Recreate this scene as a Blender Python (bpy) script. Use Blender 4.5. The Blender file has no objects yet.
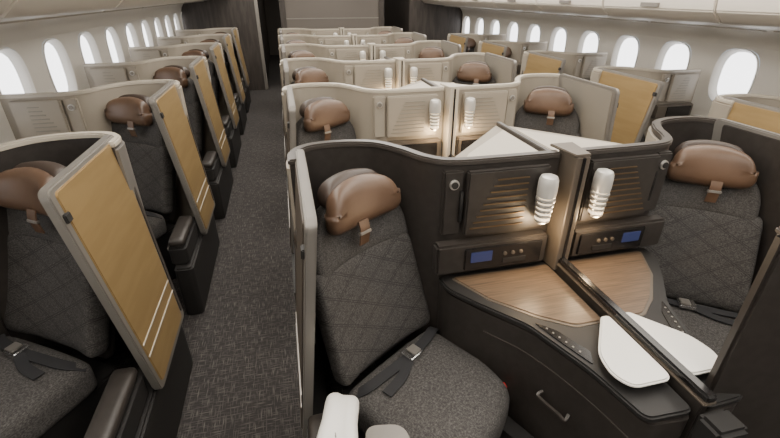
import bpy, bmesh, math
from mathutils import Vector, Matrix

COL = bpy.context.scene.collection
XC = 1.02          # cabin centre line
PITCH = 1.29       # seat row pitch

# ------------------------------------------------------------------ materials
def mat(name, color, rough=0.5, metal=0.0, emis=None, estr=0.0, coat=0.0):
    m = bpy.data.materials.new(name); m.use_nodes = True
    b = m.node_tree.nodes["Principled BSDF"]
    b.inputs["Base Color"].default_value = (*color, 1)
    b.inputs["Roughness"].default_value = rough
    b.inputs["Metallic"].default_value = metal
    if coat: b.inputs["Coat Weight"].default_value = coat
    if emis:
        b.inputs["Emission Color"].default_value = (*emis, 1)
        b.inputs["Emission Strength"].default_value = estr
    return m

def noise_mix(m, c1, c2, scale, vscale=(1, 1, 1), lo=0.4, hi=0.6, bump=0.0, detail=3, rot=(0, 0, 0)):
    nt = m.node_tree; N = nt.nodes; L = nt.links
    b = N["Principled BSDF"]
    tc = N.new("ShaderNodeTexCoord"); mp = N.new("ShaderNodeMapping")
    mp.inputs["Scale"].default_value = vscale; mp.inputs["Rotation"].default_value = rot
    n = N.new("ShaderNodeTexNoise"); n.inputs["Scale"].default_value = scale; n.inputs["Detail"].default_value = detail
    r = N.new("ShaderNodeValToRGB")
    r.color_ramp.elements[0].position = lo; r.color_ramp.elements[0].color = (*c1, 1)
    r.color_ramp.elements[1].position = hi; r.color_ramp.elements[1].color = (*c2, 1)
    L.new(tc.outputs["Object"], mp.inputs[0]); L.new(mp.outputs[0], n.inputs["Vector"])
    L.new(n.outputs["Fac"], r.inputs[0]); L.new(r.outputs[0], b.inputs["Base Color"])
    if bump:
        bp = N.new("ShaderNodeBump"); bp.inputs["Strength"].default_value = bump; bp.inputs["Distance"].default_value = 0.002
        L.new(n.outputs["Fac"], bp.inputs["Height"]); L.new(bp.outputs[0], b.inputs["Normal"])
    return m

def fabric(name, c1, c2, diamonds=False):
    m = mat(name, c1, 0.9)
    nt = m.node_tree; N = nt.nodes; L = nt.links; b = N["Principled BSDF"]
    tc = N.new("ShaderNodeTexCoord")
    vals = []
    for sc in ((420, 110, 150), (110, 150, 420)):
        mp = N.new("ShaderNodeMapping"); mp.inputs["Scale"].default_value = sc
        n = N.new("ShaderNodeTexNoise"); n.inputs["Scale"].default_value = 1.0; n.inputs["Detail"].default_value = 2
        L.new(tc.outputs["Object"], mp.inputs[0]); L.new(mp.outputs[0], n.inputs["Vector"]); vals.append(n)
    mx = N.new("ShaderNodeMath"); mx.operation = 'MAXIMUM'
    L.new(vals[0].outputs["Fac"], mx.inputs[0]); L.new(vals[1].outputs["Fac"], mx.inputs[1])
    r = N.new("ShaderNodeValToRGB")
    r.color_ramp.elements[0].position = .45; r.color_ramp.elements[0].color = (*c1, 1)
    r.color_ramp.elements[1].position = .72; r.color_ramp.elements[1].color = (*c2, 1)
    L.new(mx.outputs[0], r.inputs[0])
    out = r.outputs[0]; h = mx.outputs[0]
    if diamonds:
        # double-stitched diagonal quilting lines
        sep = N.new("ShaderNodeSeparateXYZ"); L.new(tc.outputs["Object"], sep.inputs[0])
        lines = []
        for sgn in (1, -1):
            for off, per in ((0, .075), (.009, .075)):
                ml = N.new("ShaderNodeMath"); ml.operation = 'MULTIPLY'; ml.inputs[1].default_value = 0.62 * sgn
                L.new(sep.outputs["X"], ml.inputs[0])
                ad = N.new("ShaderNodeMath"); ad.operation = 'ADD'
                L.new(ml.outputs[0], ad.inputs[0]); L.new(sep.outputs["Z"], ad.inputs[1])
                a2 = N.new("ShaderNodeMath"); a2.operation = 'ADD'; a2.inputs[1].default_value = off
                L.new(ad.outputs[0], a2.inputs[0])
                pp = N.new("ShaderNodeMath"); pp.operation = 'PINGPONG'; pp.inputs[1].default_value = per / 2 * 1.4
                L.new(a2.outputs[0], pp.inputs[0])
                lt = N.new("ShaderNodeMath"); lt.operation = 'LESS_THAN'; lt.inputs[1].default_value = 0.0013
                L.new(pp.outputs[0], lt.inputs[0]); lines.append(lt)
        cur = lines[0].outputs[0]
        for l2 in lines[1:]:
            mm = N.new("ShaderNodeMath"); mm.operation = 'MAXIMUM'
            L.new(cur, mm.inputs[0]); L.new(l2.outputs[0], mm.inputs[1]); cur = mm.outputs[0]
        mixn = N.new("ShaderNodeMix"); mixn.data_type = 'RGBA'
        L.new(cur, mixn.inputs[0]); L.new(out, mixn.inputs[6])
        mixn.inputs[7].default_value = (c1[0] * .8, c1[1] * .8, c1[2] * .8, 1)
        out = mixn.outputs[2]
    L.new(out, b.inputs["Base Color"])
    bp = N.new("ShaderNodeBump"); bp.inputs["Strength"].default_value = .25; bp.inputs["Distance"].default_value = .002
    L.new(h, bp.inputs["Height"]); L.new(bp.outputs[0], b.inputs["Normal"])
    return m

M = {}
M['seat'] = fabric('charcoal_fabric', (.030, .0275, .026), (.098, .092, .087), True)
M['cush'] = fabric('charcoal_fabric_plain', (.031, .0285, .027), (.10, .094, .089))
M['leather'] = noise_mix(mat('brown_leather', (.2, .1, .06), .42), (.088, .050, .030), (.125, .074, .046), 6, bump=.1)
M['leather2'] = mat('dark_brown_leather', (.040, .026, .019), .48)
M['gold'] = noise_mix(mat('champagne_gold_panel', (.45, .3, .13), .36, .45), (.33, .225, .10), (.365, .252, .115), 3, (1, 1, 8))
M['silver'] = mat('satin_frame_grey', (.24, .225, .205), .38, .5)
M['chrome'] = mat('chrome', (.75, .75, .75), .18, 1)
M['brushed'] = mat('brushed_metal', (.62, .60, .57), .30, .75)
M['pearl'] = mat('pearl_lamp_cap', (.62, .60, .56), .28, .3)
M['dark'] = noise_mix(mat('dark_shell', (.03, .026, .023), .45), (.025, .0212, .0185), (.031, .0265, .0235), 30)
M['darkrim'] = mat('dark_rim', (.05, .043, .038), .35)
M['black'] = mat('black_gloss', (.012, .011, .011), .2)
M['matblack'] = mat('black_plastic', (.014, .013, .0125), .55)
M['cream'] = mat('greige_shell', (.30, .265, .215), .5)
M['doorin'] = mat('door_inner_grey', (.22, .20, .168), .5)
M['creamrim'] = mat('cream_rim', (.46, .415, .345), .38)
M['taupe'] = mat('taupe_post', (.12, .10, .08), .4, .3)
M['doorshade'] = mat('shaded_door_skin', (.07, .058, .047), .5, .2)  # centre doors' gold outer skin, with shade painted in as dark brown
M['slat'] = mat('bronze_slat', (.18, .12, .065), .3, .7)
M['white'] = mat('white_tray', (.76, .745, .70), .35)
M['screen'] = mat('blue_screen', (.015, .02, .05), .2, 0, (.10, .12, .32), .22)
M['lampglow'] = mat('lamp_glow', (.9, .8, .65), .3, 0, (1, .78, .5), 1.8)
M['red'] = mat('red_tag', (.5, .01, .01), .5)
M['belt'] = mat('belt_webbing', (.018, .018, .02), .8)
M['wall'] = mat('sidewall_white', (.70, .67, .615), .55)
M['bin'] = mat('bin_cream', (.68, .63, .555), .45)
M['bezel'] = mat('window_bezel', (.76, .74, .70), .45)
M['pane'] = mat('window_daylight', (.9, .92, .95), .3, 0, (.98, .98, 1), 3.8)
M['rear'] = mat('bulkhead_taupe', (.115, .10, .087), .6)
M['reardark'] = noise_mix(mat('bulkhead_dark', (.05, .04, .035), .5), (.030, .024, .020), (.048, .039, .033), 3, (8, 8, 1))
M['ceil'] = mat('ceiling_white', (.75, .73, .7), .6)
M['lamp_panel'] = mat('light_strip', (1, 1, 1), .5, 0, (1, .96, .9), 3)
# wood
w = mat('walnut_laminate', (.2, .12, .07), .38)
noise_mix(w, (.075, .050, .032), (.165, .112, .072), 6, (1.5, 40, 1), .3, .7, 0, 4, (0, 0, .5))
M['wood'] = w
# carpet
c = mat('carpet', (.03, .03, .03), .95)
nt = c.node_tree; N = nt.nodes; L = nt.links; b = N["Principled BSDF"]
tc = N.new("ShaderNodeTexCoord"); outs = []
for sc in ((16, 170, 1), (170, 16, 1)):
    mp = N.new("ShaderNodeMapping"); mp.inputs["Scale"].default_value = sc
    n = N.new("ShaderNodeTexNoise"); n.inputs["Scale"].default_value = 1; n.inputs["Detail"].default_value = 1
    L.new(tc.outputs["Object"], mp.inputs[0]); L.new(mp.outputs[0], n.inputs["Vector"]); outs.append(n.outputs["Fac"])
mx = N.new("ShaderNodeMath"); mx.operation = 'MAXIMUM'; L.new(outs[0], mx.inputs[0]); L.new(outs[1], mx.inputs[1])
r = N.new("ShaderNodeValToRGB")
r.color_ramp.elements[0].position = .53; r.color_ramp.elements[0].color = (.022, .0195, .019, 1)
r.color_ramp.elements[1].position = .74; r.color_ramp.elements[1].color = (.092, .083, .078, 1)
L.new(mx.outputs[0], r.inputs[0]); L.new(r.outputs[0], b.inputs["Base Color"])
M['carpet'] = c

# ------------------------------------------------------------------ mesh helpers
def finish(bm, name, m, smooth=True, angle=35):
    bmesh.ops.recalc_face_normals(bm, faces=bm.faces)
    me = bpy.data.meshes.new(name); bm.to_mesh(me); bm.free()
    me.materials.append(M[m])
    if smooth:
        for p in me.polygons: p.use_smooth = True
        try: me.set_sharp_from_angle(angle=math.radians(angle))
        except Exception: pass
    return me

def bevel_sharp(bm, w, seg=2, ang=40):
    if w <= 0: return
    bmesh.ops.recalc_face_normals(bm, faces=bm.faces)
    es = [e for e in bm.edges if len(e.link_faces) == 2 and e.calc_face_angle(0) > math.radians(ang)]
    bmesh.ops.bevel(bm, geom=es, offset=w, segments=seg, affect='EDGES', clamp_overlap=True)

def round_poly(pts, r, seg=5):
    out = []; n = len(pts)
    for i in range(n):
        p0 = Vector(pts[i - 1]); p1 = Vector(pts[i]); p2 = Vector(pts[(i + 1) % n])
        a = (p0 - p1); b2 = (p2 - p1); rr = min(r, a.length * .45, b2.length * .45)
        A = p1 + a.normalized() * rr; B = p1 + b2.normalized() * rr
        for k in range(seg + 1):
            t = k / seg
            out.append(tuple((1 - t) ** 2 * A + 2 * t * (1 - t) * p1 + t * t * B))
    return out

def prism(name, poly, a, b, m, bev=0.004, mapf=None, top=None):
    mapf = mapf or (lambda u, v, w: (u, v, w))
    bm = bmesh.new()
    lo = [bm.verts.new(mapf(p[0], p[1], a)) for p in poly]
    hi = [bm.verts.new(mapf(p[0], p[1], b)) for p in poly]
    n = len(poly)
    bm.faces.new(lo); bm.faces.new(hi)
    for i in range(n):
        bm.faces.new((lo[i], lo[(i + 1) % n], hi[(i + 1) % n], hi[i]))
    bevel_sharp(bm, bev)
    return finish(bm, name, m)

def box(name, x0, x1, y0, y1, z0, z1, m, bev=0.004):
    return prism(name, [(x0, y0), (x1, y0), (x1, y1), (x0, y1)], z0, z1, m, bev)

def catmull(pts, sub=6):
    P = [Vector(p) for p in pts]; out = []
    for i in range(len(P) - 1):
        p0 = P[max(i - 1, 0)]; p1 = P[i]; p2 = P[i + 1]; p3 = P[min(i + 2, len(P) - 1)]
        for k in range(sub):
            t = k / sub
            out.append(.5 * ((2 * p1) + (-p0 + p2) * t + (2 * p0 - 5 * p1 + 4 * p2 - p3) * t * t + (-p0 + 3 * p1 - 3 * p2 + p3) * t ** 3))
    out.append(P[-1]); return out

def wallpath(name, pts, z0, z1, th, m, shift=0.0, bev=0.0, ztop=None, sub=6):
    P = catmull(pts, sub); n = len(P); bm = bmesh.new(); rows = []
    for i, p in enumerate(P):
        t = (P[min(i + 1, n - 1)] - P[max(i - 1, 0)]).normalized(); nr = Vector((-t.y, t.x))
        zt = z1 if ztop is None else ztop(p.x, p.y)
        a = p + nr * (shift - th / 2); c2 = p + nr * (shift + th / 2)
        rows.append([bm.verts.new((a.x, a.y, z0)), bm.verts.new((a.x, a.y, zt)), bm.verts.new((c2.x, c2.y, zt)), bm.verts.new((c2.x, c2.y, z0))])
    for i in range(n - 1):
        for k in range(4):
            bm.faces.new((rows[i][k], rows[i + 1][k], rows[i + 1][(k + 1) % 4], rows[i][(k + 1) % 4]))
    bm.faces.new(rows[0]); bm.faces.new(rows[-1])
    bevel_sharp(bm, bev)
    return finish(bm, name, m)

def pillow(name, sx, sy, sz, r, m, n=12, deform=None):
    bm = bmesh.new(); hx, hy, hz = sx / 2, sy / 2, sz / 2
    bmesh.ops.create_cube(bm, size=2)
    bmesh.ops.subdivide_edges(bm, edges=bm.edges[:], cuts=n, use_grid_fill=True)
    for v in bm.verts:
        def warp(c):  # concentrate samples near the edges
            return math.sin(c * math.pi / 2)
        p = Vector((warp(v.co.x) * hx, warp(v.co.y) * hy, warp(v.co.z) * hz))
        q = Vector((max(-hx + r, min(hx - r, p.x)), max(-hy + r, min(hy - r, p.y)), max(-hz + r, min(hz - r, p.z))))
        d = p - q
        if d.length > 1e-6: p = q + d.normalized() * r
        if deform: p = Vector(deform(p.x, p.y, p.z))
        v.co = p
    me = finish(bm, name, m, True, 180)
    return me

def lathe(name, prof, m, seg=24, center=(0, 0, 0)):
    bm = bmesh.new(); rings = []
    for (r_, z) in prof:
        rings.append([bm.verts.new((center[0] + r_ * math.cos(2 * math.pi * k / seg), center[1] + r_ * math.sin(2 * math.pi * k / seg), center[2] + z)) for k in range(seg)])
    for i in range(len(rings) - 1):
        for k in range(seg):
            bm.faces.new((rings[i][k], rings[i][(k + 1) % seg], rings[i + 1][(k + 1) % seg], rings[i + 1][k]))
    bm.faces.new(rings[0]); bm.faces.new(rings[-1])
    return finish(bm, name, m, True, 40)

def ribbon(name, pts, width, th, m, up=(0, 0, 1)):
    """flat strap following 3-D points"""
    P = []
    V = [Vector(p) for p in pts]
    for i in range(len(V) - 1):
        p0 = V[max(i - 1, 0)]; p1 = V[i]; p2 = V[i + 1]; p3 = V[min(i + 2, len(V) - 1)]
        for k in range(6):
            t = k / 6
            P.append(.5 * ((2 * p1) + (-p0 + p2) * t + (2 * p0 - 5 * p1 + 4 * p2 - p3) * t * t + (-p0 + 3 * p1 - 3 * p2 + p3) * t ** 3))
    P.append(V[-1]); up = Vector(up); bm = bmesh.new(); rows = []
    for i, p in enumerate(P):
        t = (P[min(i + 1, len(P) - 1)] - P[max(i - 1, 0)]).normalized()
        s = t.cross(up).normalized(); u = s.cross(t).normalized()
        rows.append([bm.verts.new(p + s * width / 2 * a + u * th / 2 * b2) for a, b2 in ((-1, -1), (1, -1), (1, 1), (-1, 1))])
    for i in range(len(rows) - 1):
        for k in range(4):
            bm.faces.new((rows[i][k], rows[i][(k + 1) % 4], rows[i + 1][(k + 1) % 4], rows[i + 1][k]))
    bm.faces.new(rows[0]); bm.faces.new(rows[-1])
    return finish(bm, name, m)

def cylx(name, c, r_, h, axis, m, seg=20, bev=0.0):
    bm = bmesh.new()
    bmesh.ops.create_cone(bm, cap_ends=True, segments=seg, radius1=r_, radius2=r_, depth=h)
    if axis == 'x': bmesh.ops.rotate(bm, verts=bm.verts, matrix=Matrix.Rotation(math.pi / 2, 3, 'Y'))
    if axis == 'y': bmesh.ops.rotate(bm, verts=bm.verts, matrix=Matrix.Rotation(math.pi / 2, 3, 'X'))
    bmesh.ops.translate(bm, verts=bm.verts, vec=c)
    bevel_sharp(bm, bev)
    return finish(bm, name, m)

I4 = Matrix.Identity(4)
def group(name, parts, matrix):
    e = bpy.data.objects.new(name, None); e.empty_display_size = .1
    COL.objects.link(e); e.matrix_world = matrix
    for pname, me, pm in parts:
        o = bpy.data.objects.new(pname, me); COL.objects.link(o)
        o.parent = e; o.matrix_local = pm
    return e
def single(name, me, matrix=I4):
    o = bpy.data.objects.new(name, me); COL.objects.link(o); o.matrix_world = matrix; return o

# ------------------------------------------------------------------ SEAT (local unit coords)
ANG = math.atan2(.541, .841)
def seat_parts():
    S = Matrix.Translation((.318, 1.205, 0)) @ Matrix.Rotation(ANG, 4, 'Z')
    tilt = math.radians(19)
    B = S @ Matrix.Translation((.012, .06, .46)) @ Matrix.Rotation(-tilt, 4, 'X')
    parts = []
    def cdef(x, y, z):
        k = 1 - .12 * max(0, (-y - .05)) / .15
        z2 = z + .014 * (1 - (x / .26) ** 2) * (1 if z > 0 else 0)
        z2 -= .10 * max(0, -y - .12) ** 2 / .02 * (.3 if z > 0 else 0)
        return (x * k, y + .05 * (x / .25) ** 2 * max(0, -y) / .24, z2)
    parts.append(('seat_cushion', pillow('seat_cushion', .50, .48, .15, .045, 'cush', deform=cdef), S @ Matrix.Translation((-.015, -.215, .415))))
    def bdef(x, y, z):     # lower back with wrapped side bolsters
        w_ = 1.0 - .04 * max(0, z / .27) + .02 * max(0, -z / .27)
        yy = y - .04 * (abs(x) / .25) ** 3 + .01
        return (x * w_, yy, z)
    parts.append(('backrest', pillow('backrest', .51, .11, .46, .045, 'seat', deform=bdef), B @ Matrix.Translation((0, .03, .225))))
    def udef(x, y, z):
        w_ = 1.0 - .22 * max(0, (z + .03) / .12) ** 2
        return (x * w_, y - .03 * (abs(x) / .22) ** 3, z - .03 * (x / .24) ** 2)
    parts.append(('upper_backrest', pillow('upper_backrest', .475, .105, .25, .045, 'cush', deform=udef), B @ Matrix.Translation((.014, .04, .545))))
    def hdef(x, y, z):
        w_ = 1.0 - .20 * max(0, z / .1) + .02 * max(0, -z / .1)
        z2 = z - .030 * (x / .17) ** 2 * (1 if z > 0 else -.35)
        return (x * w_, y - .035 * (abs(x) / .17) ** 2 - .012 * (1 - (z / .1) ** 2), z2)
    H = B @ Matrix.Translation((.018, -.03, .64)) @ Matrix.Rotation(math.radians(6), 4, 'X')
    parts.append(('headrest', pillow('headrest', .345, .09, .18, .042, 'leather', deform=hdef), H))
    def h2(x, y, z):
        return (x * (1.0 - .16 * max(0, z / .06)), y - .02 * (abs(x) / .17) ** 2, z - .030 * (x / .16) ** 2)
    parts.append(('headrest_top_band', pillow('headrest_top_band', .28, .09, .085, .035, 'leather2', deform=h2), H @ Matrix.Translation((0, .035, .066))))
    for i in range(3):
        parts.append(('band_stitch_%d' % i, pillow('band_stitch', .05, .094, .088, .036, 'leather', n=6), H @ Matrix.Translation((-.07 + .07 * i, .035, .060 - (.006 if i != 1 else 0)))  @ Matrix.Diagonal((.12, 1, 1, 1))))
    parts.append(('headrest_strap', ribbon('headrest_strap', [(-.03, -.055, -.06), (-.03, -.056, -.10), (-.03, -.035, -.155)], .045, .006, 'leather', up=(0, -1, 0)), H))
    parts.append(('headrest_strap_cuff', box('headrest_strap_cuff', -.057, -.003, -.062, -.047, -.112, -.100, 'silver', .002), H))
    # back shell and base
    parts.append(('back_shell', pillow('back_shell', .44, .06, .66, .03, 'dark', n=6), B @ Matrix.Translation((.01, .09, .27))))
    parts.append(('seat_base', prism('seat_base', round_poly([(-.23, -.40), (.23, -.40), (.24, .12), (-.24, .12)], .04), 0.0, .35, 'matblack', .01), S))
    # belt
    parts.append(('belt_left', ribbon('belt_left', [(-.25, .0, .47), (-.20, -.04, .505), (-.1, -.05, .512), (-.0, -.055, .514)], .042, .004, 'belt'), S))
    parts.append(('belt_right', ribbon('belt_right', [(.25, .0, .47), (.20, -.02, .505), (.14, -.04, .512), (.05, -.052, .514)], .042, .004, 'belt'), S))
    parts.append(('belt_tail', ribbon('belt_tail', [(0, -.065, .516), (-.08, -.10, .512), (-.17, -.11, .508)], .04, .004, 'belt'), S))
    parts.append(('belt_buckle', prism('belt_buckle', round_poly([(-.035, -.03), (.035, -.03), (.035, .03), (-.035, .03)], .008), .514, .532, 'chrome', .004), S @ Matrix.Translation((.03, -.055, 0))))
    parts.append(('belt_buckle_lid', prism('belt_buckle_lid', round_poly([(-.012, -.022), (.03, -.022), (.03, .022), (-.012, .022)], .006), .532, .537, 'silver', .002), S @ Matrix.Translation((.03, -.055, 0))))
    return parts
SEAT = seat_parts()

# ------------------------------------------------------------------ SHELL
def shell_parts(theme, xmax=1.0):
    inner, rim = {'dark': ('dark', 'darkrim'), 'mix': ('dark', 'creamrim'), 'cream': ('cream', 'creamrim')}[theme]
    path = [(-.0, 1.50), (.005, 1.60), (.07, 1.67), (.20, 1.685), (.33, 1.65), (.42, 1.55), (.485, 1.44), (.57, 1.38), (.75, 1.37), (xmax, 1.37)]
    Pt = []
    def A(n, me): Pt.append((n, me, I4))
    A('shell_wall', wallpath('shell_wall', path, 0.02, 1.20, .030, inner, 0))
    A('shell_rim', wallpath('shell_rim', path, 1.197, 1.222, .040, rim, 0, .006))
    A('outer_skin', wallpath('outer_skin', path[:8], 0.02, 1.19, .012, 'silver' if theme == 'mix' else 'cream', .021))
    pm = 'dark' if inner == 'dark' else 'cream'
    # cabinet panels on the console wall
    A('cabinet_door', box('cabinet_door', .615, xmax - .05, 1.322, 1.352, .925, 1.185, pm, .006))
    A('cabinet_side', box('cabinet_side', .53, .607, 1.345, 1.38, .925, 1.185, pm, .006))
    for i in range(9):
        z = .955 + i * .024
        A('slat_%d' % i, box('slat_%d' % i, .635 + .012 * i, xmax - .14, 1.317, 1.323, z, z + .004, 'slat' if inner == 'dark' else 'doorin', .0))
    if inner == 'dark':
        A('slot', box('slot', .592, .606, 1.335, 1.346, .98, 1.11, 'black', .002))
    A('round_latch_ring', cylx('round_latch_ring', (.568, 1.342, 1.135), .019, .012, 'y', 'brushed', 24, .002))
    A('round_latch', cylx('round_latch', (.568, 1.335, 1.135), .013, .006, 'y', 'matblack' if inner == 'dark' else 'silver', 20))
    # control ledge
    A('control_ledge', box('control_ledge', .50, xmax - .02, 1.30, 1.36, .77, .90, 'dark' if inner == 'dark' else 'taupe', .01))
    A('control_recess', box('control_recess', .615, .95 if xmax > .96 else .88, 1.293, 1.303, .785, .882, 'black', .004))
    if theme != 'cream':
        A('control_screen', box('control_screen', .64, .73, 1.289, 1.294, .82, .865, 'screen', .001))
        for i in range(3):
            A('control_knob_%d' % i, cylx('control_knob_%d' % i, (.785 + i * .035, 1.29, .845), .008, .010, 'y', 'taupe', 16, .002))
        A('socket', box('socket', .78, .88, 1.289, 1.294, .80, .822, 'matblack', .001))
    A('aisle_base', prism('aisle_base', round_poly([(-.075, .62), (.03, .62), (.03, 1.60), (-.04, 1.60), (-.075, 1.5)], .03), 0.0, .34, 'matblack', .01))
    return Pt
SHELLS = {('dark', 1): shell_parts('dark'), ('cream', 1): shell_parts('cream'), ('mix', 0): shell_parts('mix', .93), ('cream', 0): shell_parts('cream', .93)}

def armrest_parts(white):
    P = []
    P.append(('armrest_body', prism('armrest_body', round_poly([(-.055, .66), (.045, .66), (.045, 1.02), (-.055, 1.02)], .03), .34, .46, 'matblack', .015), I4))
    P.append(('armrest_pad', pillow('armrest_pad', .09, .34, .05, .024, 'dark', n=7), Matrix.Translation((-.005, .84, .48))))
    P.append(('armrest_trim', box('armrest_trim', .045, .05, .68, 1.0, .44, .452, 'silver', .001), I4))
    if white:
        def d(x, y, z): return (x * (1 + .25 * max(0, -y) / .1), y, z + .012 * math.cos(y / .1 * 1.5) + (.01 if x < 0 else 0) * (1 if z > 0 else 0))
        P.append(('armrest_end_cap', pillow('armrest_end_cap', .105, .20, .06, .028, 'white', n=9, deform=d), Matrix.Translation((.050, .84, .63)) @ Matrix.Rotation(-.25, 4, 'Z')))
        P.append(('armrest_cap_seam', box('armrest_cap_seam', .03, .034, .78, .90, .662, .672, 'silver', .001), I4))
        P.append(('armrest_stalk', box('armrest_stalk', .02, .08, .76, .90, .45, .61, 'silver', .01), I4))
        P.append(('armrest_plate', prism('armrest_plate', round_poly([(.105, .66), (.25, .66), (.235, .80), (.12, .82)], .04), .625, .645, 'silver', .006), I4))
    return P
ARMW, ARMD = armrest_parts(True), armrest_parts(False)

# ------------------------------------------------------------------ PRIVACY DOOR (aisle panel)
def door_parts(y0=.98, y1=1.60, xb=-.085, xt=.02, inner='dark', fr=.03, outerm='gold'):
    zb, zt = .33, 1.235
    def xm(z): return xb + (z - zb) / (zt - zb) * (xt - xb)
    outer = round_poly([(y0 + .035, zb), (y0, zt), (y1, zt), (y1 - .10, zb)], .035)
    def mp(off): return lambda u, v, w_: (xm(v) + w_ + off, u, v)
    inn = round_poly([(y0 + fr + .03, zb + .03), (y0 + fr, zt - .018), (y1 - .05, zt - .018), (y1 - .15, zb + .03)], .02)
    P = []
    P.append(('frame', prism('frame', outer, -.016, .016, 'silver', .005, mp(0)), I4))
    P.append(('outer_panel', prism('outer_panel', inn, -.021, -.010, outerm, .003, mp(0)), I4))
    P.append(('inner_panel', prism('inner_panel', inn, .012, .020, inner, .003, mp(0)), I4))
    for i, z in enumerate((.50, .56)):
        s = [(y0 + .055, z), (y0 + .055, z + .006), (y1 - .13, z + .006), (y1 - .13, z)]
        P.append(('trim_line_%d' % i, prism('trim_line_%d' % i, s, -.0235, -.020, 'creamrim' if outerm == 'gold' else 'silver', 0, mp(0)), I4))
    e = [(y1 - .038, zt - .03), (y1 - .018, zt - .03), (y1 - .113, zb + .05), (y1 - .133, zb + .05)]
    P.append(('edge_channel', prism('edge_channel', e, -.022, -.015, 'darkrim', .001, mp(0)), I4))
    s = [(y0 + .01, 1.12), (y0 + .01, 1.15), (y0 + .045, 1.15), (y0 + .045, 1.12)]
    P.append(('latch', prism('latch', s, -.026, -.014, 'matblack', .003, mp(0)), I4))
    return P
DOOR = door_parts()
DOOR_C0 = door_parts(xb=-.06, xt=.028, inner='dark', fr=.045, outerm='doorshade')
DOOR_C = door_parts(xb=-.06, xt=.025, inner='doorin', outerm='doorshade')
DOOR_LONG = door_parts(.82, 1.60)

# ------------------------------------------------------------------ SIDE CONSOLE
def console_parts(theme, xmax=1.02):
    out = [(.53, 1.355), (xmax, 1.355), (xmax, .58), (.875, .59), (.835, .78), (.75, .99), (.63, 1.14), (.545, 1.26)]
    d = 'dark'
    P = []
    def A(n, me, m_=I4): P.append((n, me, m_))
    A('body', prism('body', round_poly(out, .03), 0.0, .715, d, .008))
    top = [(.525, 1.35), (xmax, 1.35), (xmax, .585), (.865, .59), (.825, .78), (.74, 1.0), (.615, 1.15), (.535, 1.26)]
    A('top_frame', prism('top_frame', round_poly(top, .03), .715, .738, 'matblack' if theme == 'dark' else 'taupe', .006))
    a = .012
    wood = [(.58, 1.32), (xmax - a, 1.32), (xmax - a, .96), (.90, .96), (.80, 1.03), (.67, 1.16)]
    A('wood_edge', prism('wood_edge', round_poly([(.57, 1.32), (xmax - a, 1.32), (xmax - a, .95), (.895, .948), (.79, 1.02), (.66, 1.155)], .02), .735, .740, 'taupe', .002))
    A('wood_top', prism('wood_top', round_poly(wood, .02), .737, .743, 'wood' if theme == 'dark' else 'cream', .002))
    # control strip along the front edge
    strip = [(.765, 1.005), (.82, .95), (.87, .84), (.845, .79), (.80, .90)]
    A('control_strip', prism('control_strip', round_poly(strip, .01), .737, .742, 'black', .001))
    for i in range(6):
        t = i / 5
        A('button_%d' % i, cylx('button_%d' % i, (.79 + .045 * t, .965 - .12 * t, .743), .0035, .003, 'z', 'silver', 10))
    # shut lines, latch, handle, tag
    A('face_trim', ribbon('face_trim', [(.64, 1.125, .62), (.745, .985, .62), (.828, .78, .62), (.868, .60, .62)], .004, .004, 'darkrim'))
    A('handle', ribbon('handle', [(.815, .80, .51), (.795, .79, .50), (.79, .82, .495), (.765, .89, .495), (.765, .905, .50), (.785, .905, .51)], .010, .008, 'darkrim'))
    A('red_tag', box('red_tag', .690, .705, 1.005, 1.03, .36, .44, 'red', .002))
    A('foot_kick', prism('foot_kick', round_poly([(.62, 1.02), (.85, .62), (.86, .70), (.70, 1.02)], .02), .0, .30, 'matblack', .01))
    return P
CONS = {('dark', 1): console_parts('dark'), ('cream', 1): console_parts('cream'), ('dark', 0): console_parts('dark', .93), ('cream', 0): console_parts('cream', .93)}

def lamp_parts():
    P = []; c0 = (.918, 1.283, 1.07)
    A = lambda n, me: P.append((n, me, I4))
    A('wall_bracket', box('wall_bracket', .903, .933, 1.285, 1.325, 1.03, 1.10, 'silver', .004))
    A('glow_core', lathe('glow_core', [(.024, -.09), (.029, -.085), (.029, .03), (.024, .032)], 'lampglow', 24, c0))
    A('dome_cap', lathe('dome_cap', [(.035, .012), (.037, .03), (.037, .06), (.0355, .078), (.030, .090), (.018, .095), (.002, .096)], 'pearl', 28, c0))
    for i in range(5):
        z = -.092 + i * .021
        rr = .0245 + .002 * i
        A('rib_%d' % i, lathe('rib_%d' % i, [(rr, z), (rr + .004, z + .002), (rr + .005, z + .008), (rr + .004, z + .013), (rr, z + .015)], 'brushed', 24, c0))
    A('bottom_cap', lathe('bottom_cap', [(.002, -.102), (.016, -.101), (.024, -.094), (.026, -.088)], 'brushed', 24, c0))
    return P
LAMP = lamp_parts()

TRAY = prism('tray_table', round_poly([(.875, .665), (1.014, .665), (1.014, .945), (.985, .95), (.86, .80), (.845, .72)], .035), .762, .776, 'white', .005)

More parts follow.
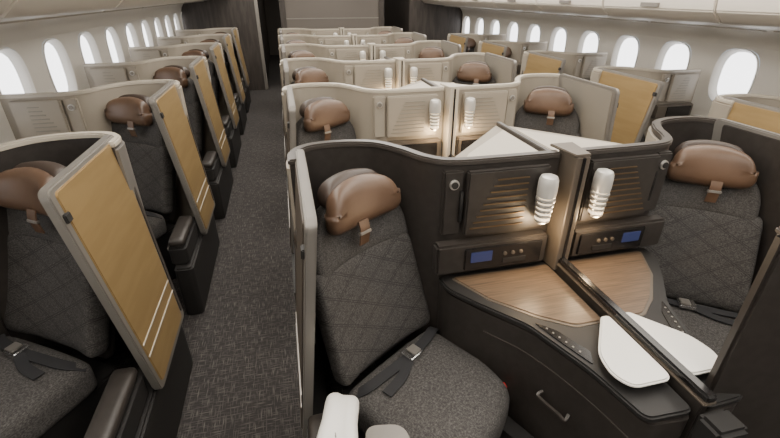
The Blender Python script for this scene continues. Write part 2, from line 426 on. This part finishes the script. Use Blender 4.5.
# centre divider per row (world X, local Y)
def divider_parts(theme):
    P = []; A = lambda n, me: P.append((n, me, I4))
    A('divider_body', box('divider_body', XC - .012, XC + .012, .58, 1.36, .0, .775, 'dark', .003))
    A('divider_rail', box('divider_rail', XC - .017, XC + .017, .57, 1.31, .775, .80, 'black', .006))
    A('rail_trim', box('rail_trim', XC - .021, XC + .021, .57, 1.31, .765, .776, 'taupe', .003))
    A('rail_end_cap', box('rail_end_cap', XC - .045, XC + .055, .49, .565, .66, .76, 'matblack', .012))
    # post
    A('post', prism('post', round_poly([(XC - .028, 1.27), (XC + .028, 1.27), (XC + .034, 1.38), (XC - .034, 1.38)], .006), .74, 1.228, 'taupe' if theme != 'cream' else 'creamrim', .004))
    A('post_groove', box('post_groove', XC - .005, XC + .005, 1.263, 1.272, .79, 1.225, 'black', .001))
    A('post_cap', prism('post_cap', [(XC - .032, 1.275), (XC + .032, 1.275), (XC + .05, 1.42), (XC - .05, 1.42)], 1.226, 1.236, 'taupe' if theme != 'cream' else 'creamrim', .003))
    # covers of the foot wells behind the console wall
    for s, nm in ((-1, 'left'), (1, 'right')):
        q = [(XC + s * .012, 1.40), (XC + s * .48, 1.41), (XC + s * .38, 1.56), (XC + s * .012, 1.95)]
        A('cover_%s' % nm, prism('cover_%s' % nm, q, .60, 1.165, 'cream', .006))
        q2 = [(XC + s * .03, 1.44), (XC + s * .40, 1.44), (XC + s * .32, 1.56), (XC + s * .03, 1.84)]
        A('cover_inset_%s' % nm, prism('cover_inset_%s' % nm, q2, 1.16, 1.172, 'creamrim', .003))
        A('foot_box_%s' % nm, prism('foot_box_%s' % nm, [(XC + s * .012, 1.40), (XC + s * .45, 1.41), (XC + s * .36, 1.52), (XC + s * .012, 1.78)], 0, .60, 'dark', .006))
    A('spine', box('spine', XC - .012, XC + .012, 1.38, 1.95, 0, 1.18, 'darkrim', .003))
    return P
DIV = {t: divider_parts(t) for t in ('dark', 'cream')}

# ------------------------------------------------------------------ placement
SXL, SXR = XC / 1.04, .925
def place(kind, k):
    """kind: CL, CR, L, R"""
    y = PITCH * k
    if kind == 'CL': T = Matrix.Translation((0, y, 0)) @ Matrix.Diagonal((SXL, 1, 1, 1))
    if kind == 'CR': T = Matrix.Translation((XC + SXR * 1.04, y, 0)) @ Matrix.Diagonal((-SXR, 1, 1, 1))
    if kind == 'L': T = Matrix.Translation((-.71, y + .37, 0)) @ Matrix.Diagonal((-1, 1, 1, 1))
    if kind == 'R': T = Matrix.Translation((2.79, y + .70, 0)) @ Matrix.Diagonal((1, 1, .93, 1))
    centre = kind in ('CL', 'CR')
    if centre: th = 'dark' if k == 0 else 'cream'
    elif kind == 'L': th = 'mix' if k == 0 else 'cream'
    else: th = 'cream'
    ci = 1 if centre else 0
    group('suite_shell', SHELLS[(th, ci)], T)
    group('airline_seat', SEAT, T @ (I4 if centre else Matrix.Translation((.045, 0, 0))))
    group('side_console', CONS[('cream' if th == 'cream' else 'dark', ci)], T)
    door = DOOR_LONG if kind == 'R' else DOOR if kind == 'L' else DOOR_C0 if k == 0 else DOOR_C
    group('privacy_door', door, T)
    group('aisle_armrest', ARMW if (centre and k == 0) else ARMD, T)
    if centre:
        group('reading_lamp', LAMP, T)
        single('tray_table', TRAY, T)
for k in range(6):
    for kind in ('CL', 'CR', 'L', 'R'):
        if kind == 'R' and k == 5: continue
        place(kind, k)
    group('center_divider', DIV['dark' if k == 0 else 'cream'], Matrix.Translation((0, PITCH * k, 0)))

# monitor panel of the foremost right-hand suite
mpth = [(1.09, .64), (1.35, .57), (1.65, .50), (1.95, .50)]
group('suite_monitor_panel', [('panel', wallpath('panel', mpth, 0, 1.25, .035, 'dark', 0, .008), I4),
      ('panel_rim', wallpath('panel_rim', mpth, 1.245, 1.262, .045, 'darkrim', 0, .005), I4)], I4)

# ------------------------------------------------------------------ ROOM
Y0, Y1, YE = -2.0, 9.4, 15.0
single('floor', box('floor', -1.8, 3.9, Y0, YE, -.05, 0, 'carpet', 0))

def superloop(pts, cy, cz, a, b_, x, p=3.2):
    out = []
    for (dy, dz) in pts:
        t = math.atan2(dz / b_, dy / a); c_, s_ = math.cos(t), math.sin(t)
        rr = (abs(c_) ** p + abs(s_) ** p) ** (-1 / p)
        out.append((x, cy + a * c_ * rr, cz + b_ * s_ * rr))
    return out

def side(sgn, xw, zc, ywin0, name):
    sp = .67; hz0, hz1 = zc - .30, zc + .25
    # cell boundary samples
    bnd = []; n = 8
    for k in range(n): bnd.append((-sp / 2 + sp * k / n, -.30))
    for k in range(n): bnd.append((sp / 2, -.30 + .55 * k / n))
    for k in range(n): bnd.append((sp / 2 - sp * k / n, .25))
    for k in range(n): bnd.append((-sp / 2, .25 - .55 * k / n))
    bm = bmesh.new(); nn = len(bnd)
    ys = []
    y = ywin0
    while y - sp > Y0: y -= sp
    while y < Y1: ys.append(y); y += sp
    for y in ys:
        o = [bm.verts.new((xw, y + p[0], zc + p[1])) for p in bnd]
        i_ = [bm.verts.new(q) for q in superloop(bnd, y, zc, .20, .236, xw)]
        for k in range(nn):
            bm.faces.new((o[k], o[(k + 1) % nn], i_[(k + 1) % nn], i_[k]))
        # window object
        b2 = bmesh.new(); loops = []
        for (a, h, dx) in ((.20, .236, 0), (.195, .232, -.012), (.175, .220, .004), (.163, .213, .03), (.153, .206, .042)):
            loops.append([b2.verts.new(q) for q in superloop(bnd, y, zc, a, h, xw + sgn * dx, 2.8)])
        for j in range(len(loops) - 1):
            for k in range(nn):
                b2.faces.new((loops[j][k], loops[j][(k + 1) % nn], loops[j + 1][(k + 1) % nn], loops[j + 1][k]))
        me = finish(b2, 'bezel', 'bezel', True, 60)
        b3 = bmesh.new(); b3.faces.new([b3.verts.new(q) for q in superloop(bnd, y, zc, .154, .207, xw + sgn * .041, 2.8)])
        mp_ = finish(b3, 'pane', 'pane', False)
        global WN
        WN += 1
        group('window_%d' % WN, [('bezel', me, I4), ('pane', mp_, I4)], I4)
    # lower and upper profile strips
    a0, a1 = ys[0] - sp / 2, ys[-1] + sp / 2
    def strip(prof):
        rows = [[bm.verts.new((x, yy, z)) for (x, z) in prof] for yy in (a0, a1)]
        for k in range(len(prof) - 1):
            bm.faces.new((rows[0][k], rows[1][k], rows[1][k + 1], rows[0][k + 1]))
    strip([(xw - sgn * .10, 0), (xw - sgn * .02, .35), (xw, .6), (xw, hz0)])
    zt = zc + .42
    strip([(xw, hz1), (xw - sgn * .02, hz1 + .06), (xw - sgn * .07, zt - .04), (xw - sgn * .15, zt), (xw - sgn * .27, zt + .01)])
    me = finish(bm, name, 'wall', True, 60)
    single(name, me)
    # dado rail
    single('trim_%d' % (1 if sgn < 0 else 2), box('trim', min(xw, xw - sgn * .02), max(xw, xw - sgn * .02), a0, a1, hz0 - .09, hz0 - .07, 'bezel', .004))
    # overhead bins
    nb = 10; L_ = (a1 - a0) / nb
    prof = [(.275, .014), (.30, -.012), (.60, .02), (.85, .05), (.93, .12), (.95, .26), (.90, .42), (.80, .55), (.275, .55)]
    for j in range(nb):
        poly = [(xw - sgn * p[0], zt + p[1]) for p in prof]
        me = prism('overhead_bin', poly, a0 + j * L_ + .006, a0 + (j + 1) * L_ - .006, 'bin', .008, lambda u, v, w_: (u, w_, v))
        parts = [('bin_body', me, I4)]
        ln = prism('bin_latch', [(xw - sgn * .935, zt + .135), (xw - sgn * .955, zt + .135), (xw - sgn * .955, zt + .165), (xw - sgn * .935, zt + .165)], a0 + (j + .42) * L_, a0 + (j + .58) * L_, 'silver', .002, lambda u, v, w_: (u, w_, v))
        parts.append(('bin_latch', ln, I4))
        ps = prism('service_panel', [(xw - sgn * .36, zt - .010), (xw - sgn * .42, zt - .004), (xw - sgn * .42, zt - .012), (xw - sgn * .36, zt - .018)], a0 + (j + .04) * L_, a0 + (j + .96) * L_, 'creamrim', .002, lambda u, v, w_: (u, w_, v))
        parts.append(('service_panel', ps, I4))
        group('overhead_bin', parts, I4)
WN = 0
side(-1, -1.70, 1.21, 4.02, 'wall_left')
side(1, 3.78, 1.10, 3.08, 'wall_right')
single('ceiling', box('ceiling', -1.8, 3.9, Y0, YE, 2.30, 2.35, 'ceil', 0))
single('wall_front', box('wall_front', -1.9, 4.0, Y0 - .05, Y0, 0, 2.3, 'rear', 0))
# aft bulkheads
yb = 9.35
group('wall_back', [('centre_panel', box('centre_panel', .14, 2.0, yb, yb + .05, 0, 2.3, 'rear', 0), I4),
                    ('centre_frame_l', box('centre_frame_l', .05, .16, yb - .02, yb + .06, 0, 2.3, 'reardark', .004), I4),
                    ('centre_frame_r', box('centre_frame_r', 1.98, 2.09, yb - .02, yb + .06, 0, 2.3, 'reardark', .004), I4),
                    ('centre_trim', box('centre_trim', .16, 1.98, yb - .006, yb, 1.30, 1.32, 'silver', .002), I4),
                    ('left_panel', box('left_panel', -1.75, -.36, yb, yb + .05, 0, 2.3, 'reardark', 0), I4),
                    ('left_trim', box('left_trim', -.40, -.34, yb - .01, yb + .06, 0, 2.3, 'silver', .003), I4),
                    ('right_panel', box('right_panel', 2.62, 3.85, yb, yb + .05, 0, 2.3, 'reardark', 0), I4)], I4)
single('wall_aft_galley', box('wall_aft_galley', -1.8, 3.9, YE, YE + .05, 0, 2.3, 'rear', 0))
single('wall_corridor_left', box('wall_corridor_left', -.42, -.36, yb + .06, YE, 0, 2.3, 'reardark', 0))
single('wall_corridor_right', box('wall_corridor_right', 2.62, 2.68, yb + .06, YE, 0, 2.3, 'reardark', 0))

# ------------------------------------------------------------------ LIGHTS
def area(name, loc, sx, sy, p, col=(1, .92, .81)):
    l = bpy.data.lights.new(name, 'AREA'); l.shape = 'RECTANGLE'; l.size = sx; l.size_y = sy; l.energy = p; l.color = col
    o = bpy.data.objects.new(name, l); COL.objects.link(o); o.location = loc; return o
for nm, x, w_ in (('a', -.34, .5), ('b', XC, .7), ('c', 2.42, .5)):
    single('ceiling_light_strip', box('ceiling_light_strip', x - w_ / 2, x + w_ / 2, -1.5, 9.0, 2.275, 2.30, 'lamp_panel', .002))
    area('ceiling_light', (x, 3.8, 2.265), w_, 10.5, 82)
area('galley_light', (XC, 12, 2.2), 2, 3, 15)
for k in range(3):
    for xx in (.918 * SXL, XC + SXR * (1.04 - .918)):
        l = bpy.data.lights.new('lamp_bulb', 'POINT'); l.energy = 2.2; l.color = (1, .72, .42); l.shadow_soft_size = .02
        o = bpy.data.objects.new('lamp_bulb', l); COL.objects.link(o); o.location = (xx, 1.25 + PITCH * k, .945)
w_ = bpy.data.worlds.new('World'); bpy.context.scene.world = w_; w_.use_nodes = True
w_.node_tree.nodes['Background'].inputs[0].default_value = (.85, .92, 1, 1); w_.node_tree.nodes['Background'].inputs[1].default_value = .6

# ------------------------------------------------------------------ CAMERA
f = 430.0
th = math.atan(226 / f); ps = math.atan(115 * math.cos(th) / f)
s, c_ = math.sin(ps), math.cos(ps); S_, C_ = math.sin(th), math.cos(th)
R = Vector((c_, -s, 0)); U = Vector((s * S_, c_ * S_, C_)); F = Vector((s * C_, c_ * C_, -S_))
cd = bpy.data.cameras.new('camera'); cd.sensor_width = 36; cd.lens = f / 780 * 36; cd.clip_start = .02
cam = bpy.data.objects.new('camera', cd); COL.objects.link(cam)
m = Matrix((R, U, -F)).transposed().to_4x4(); m.translation = (0, 0, 1.75)
cam.matrix_world = m
bpy.context.scene.camera = cam
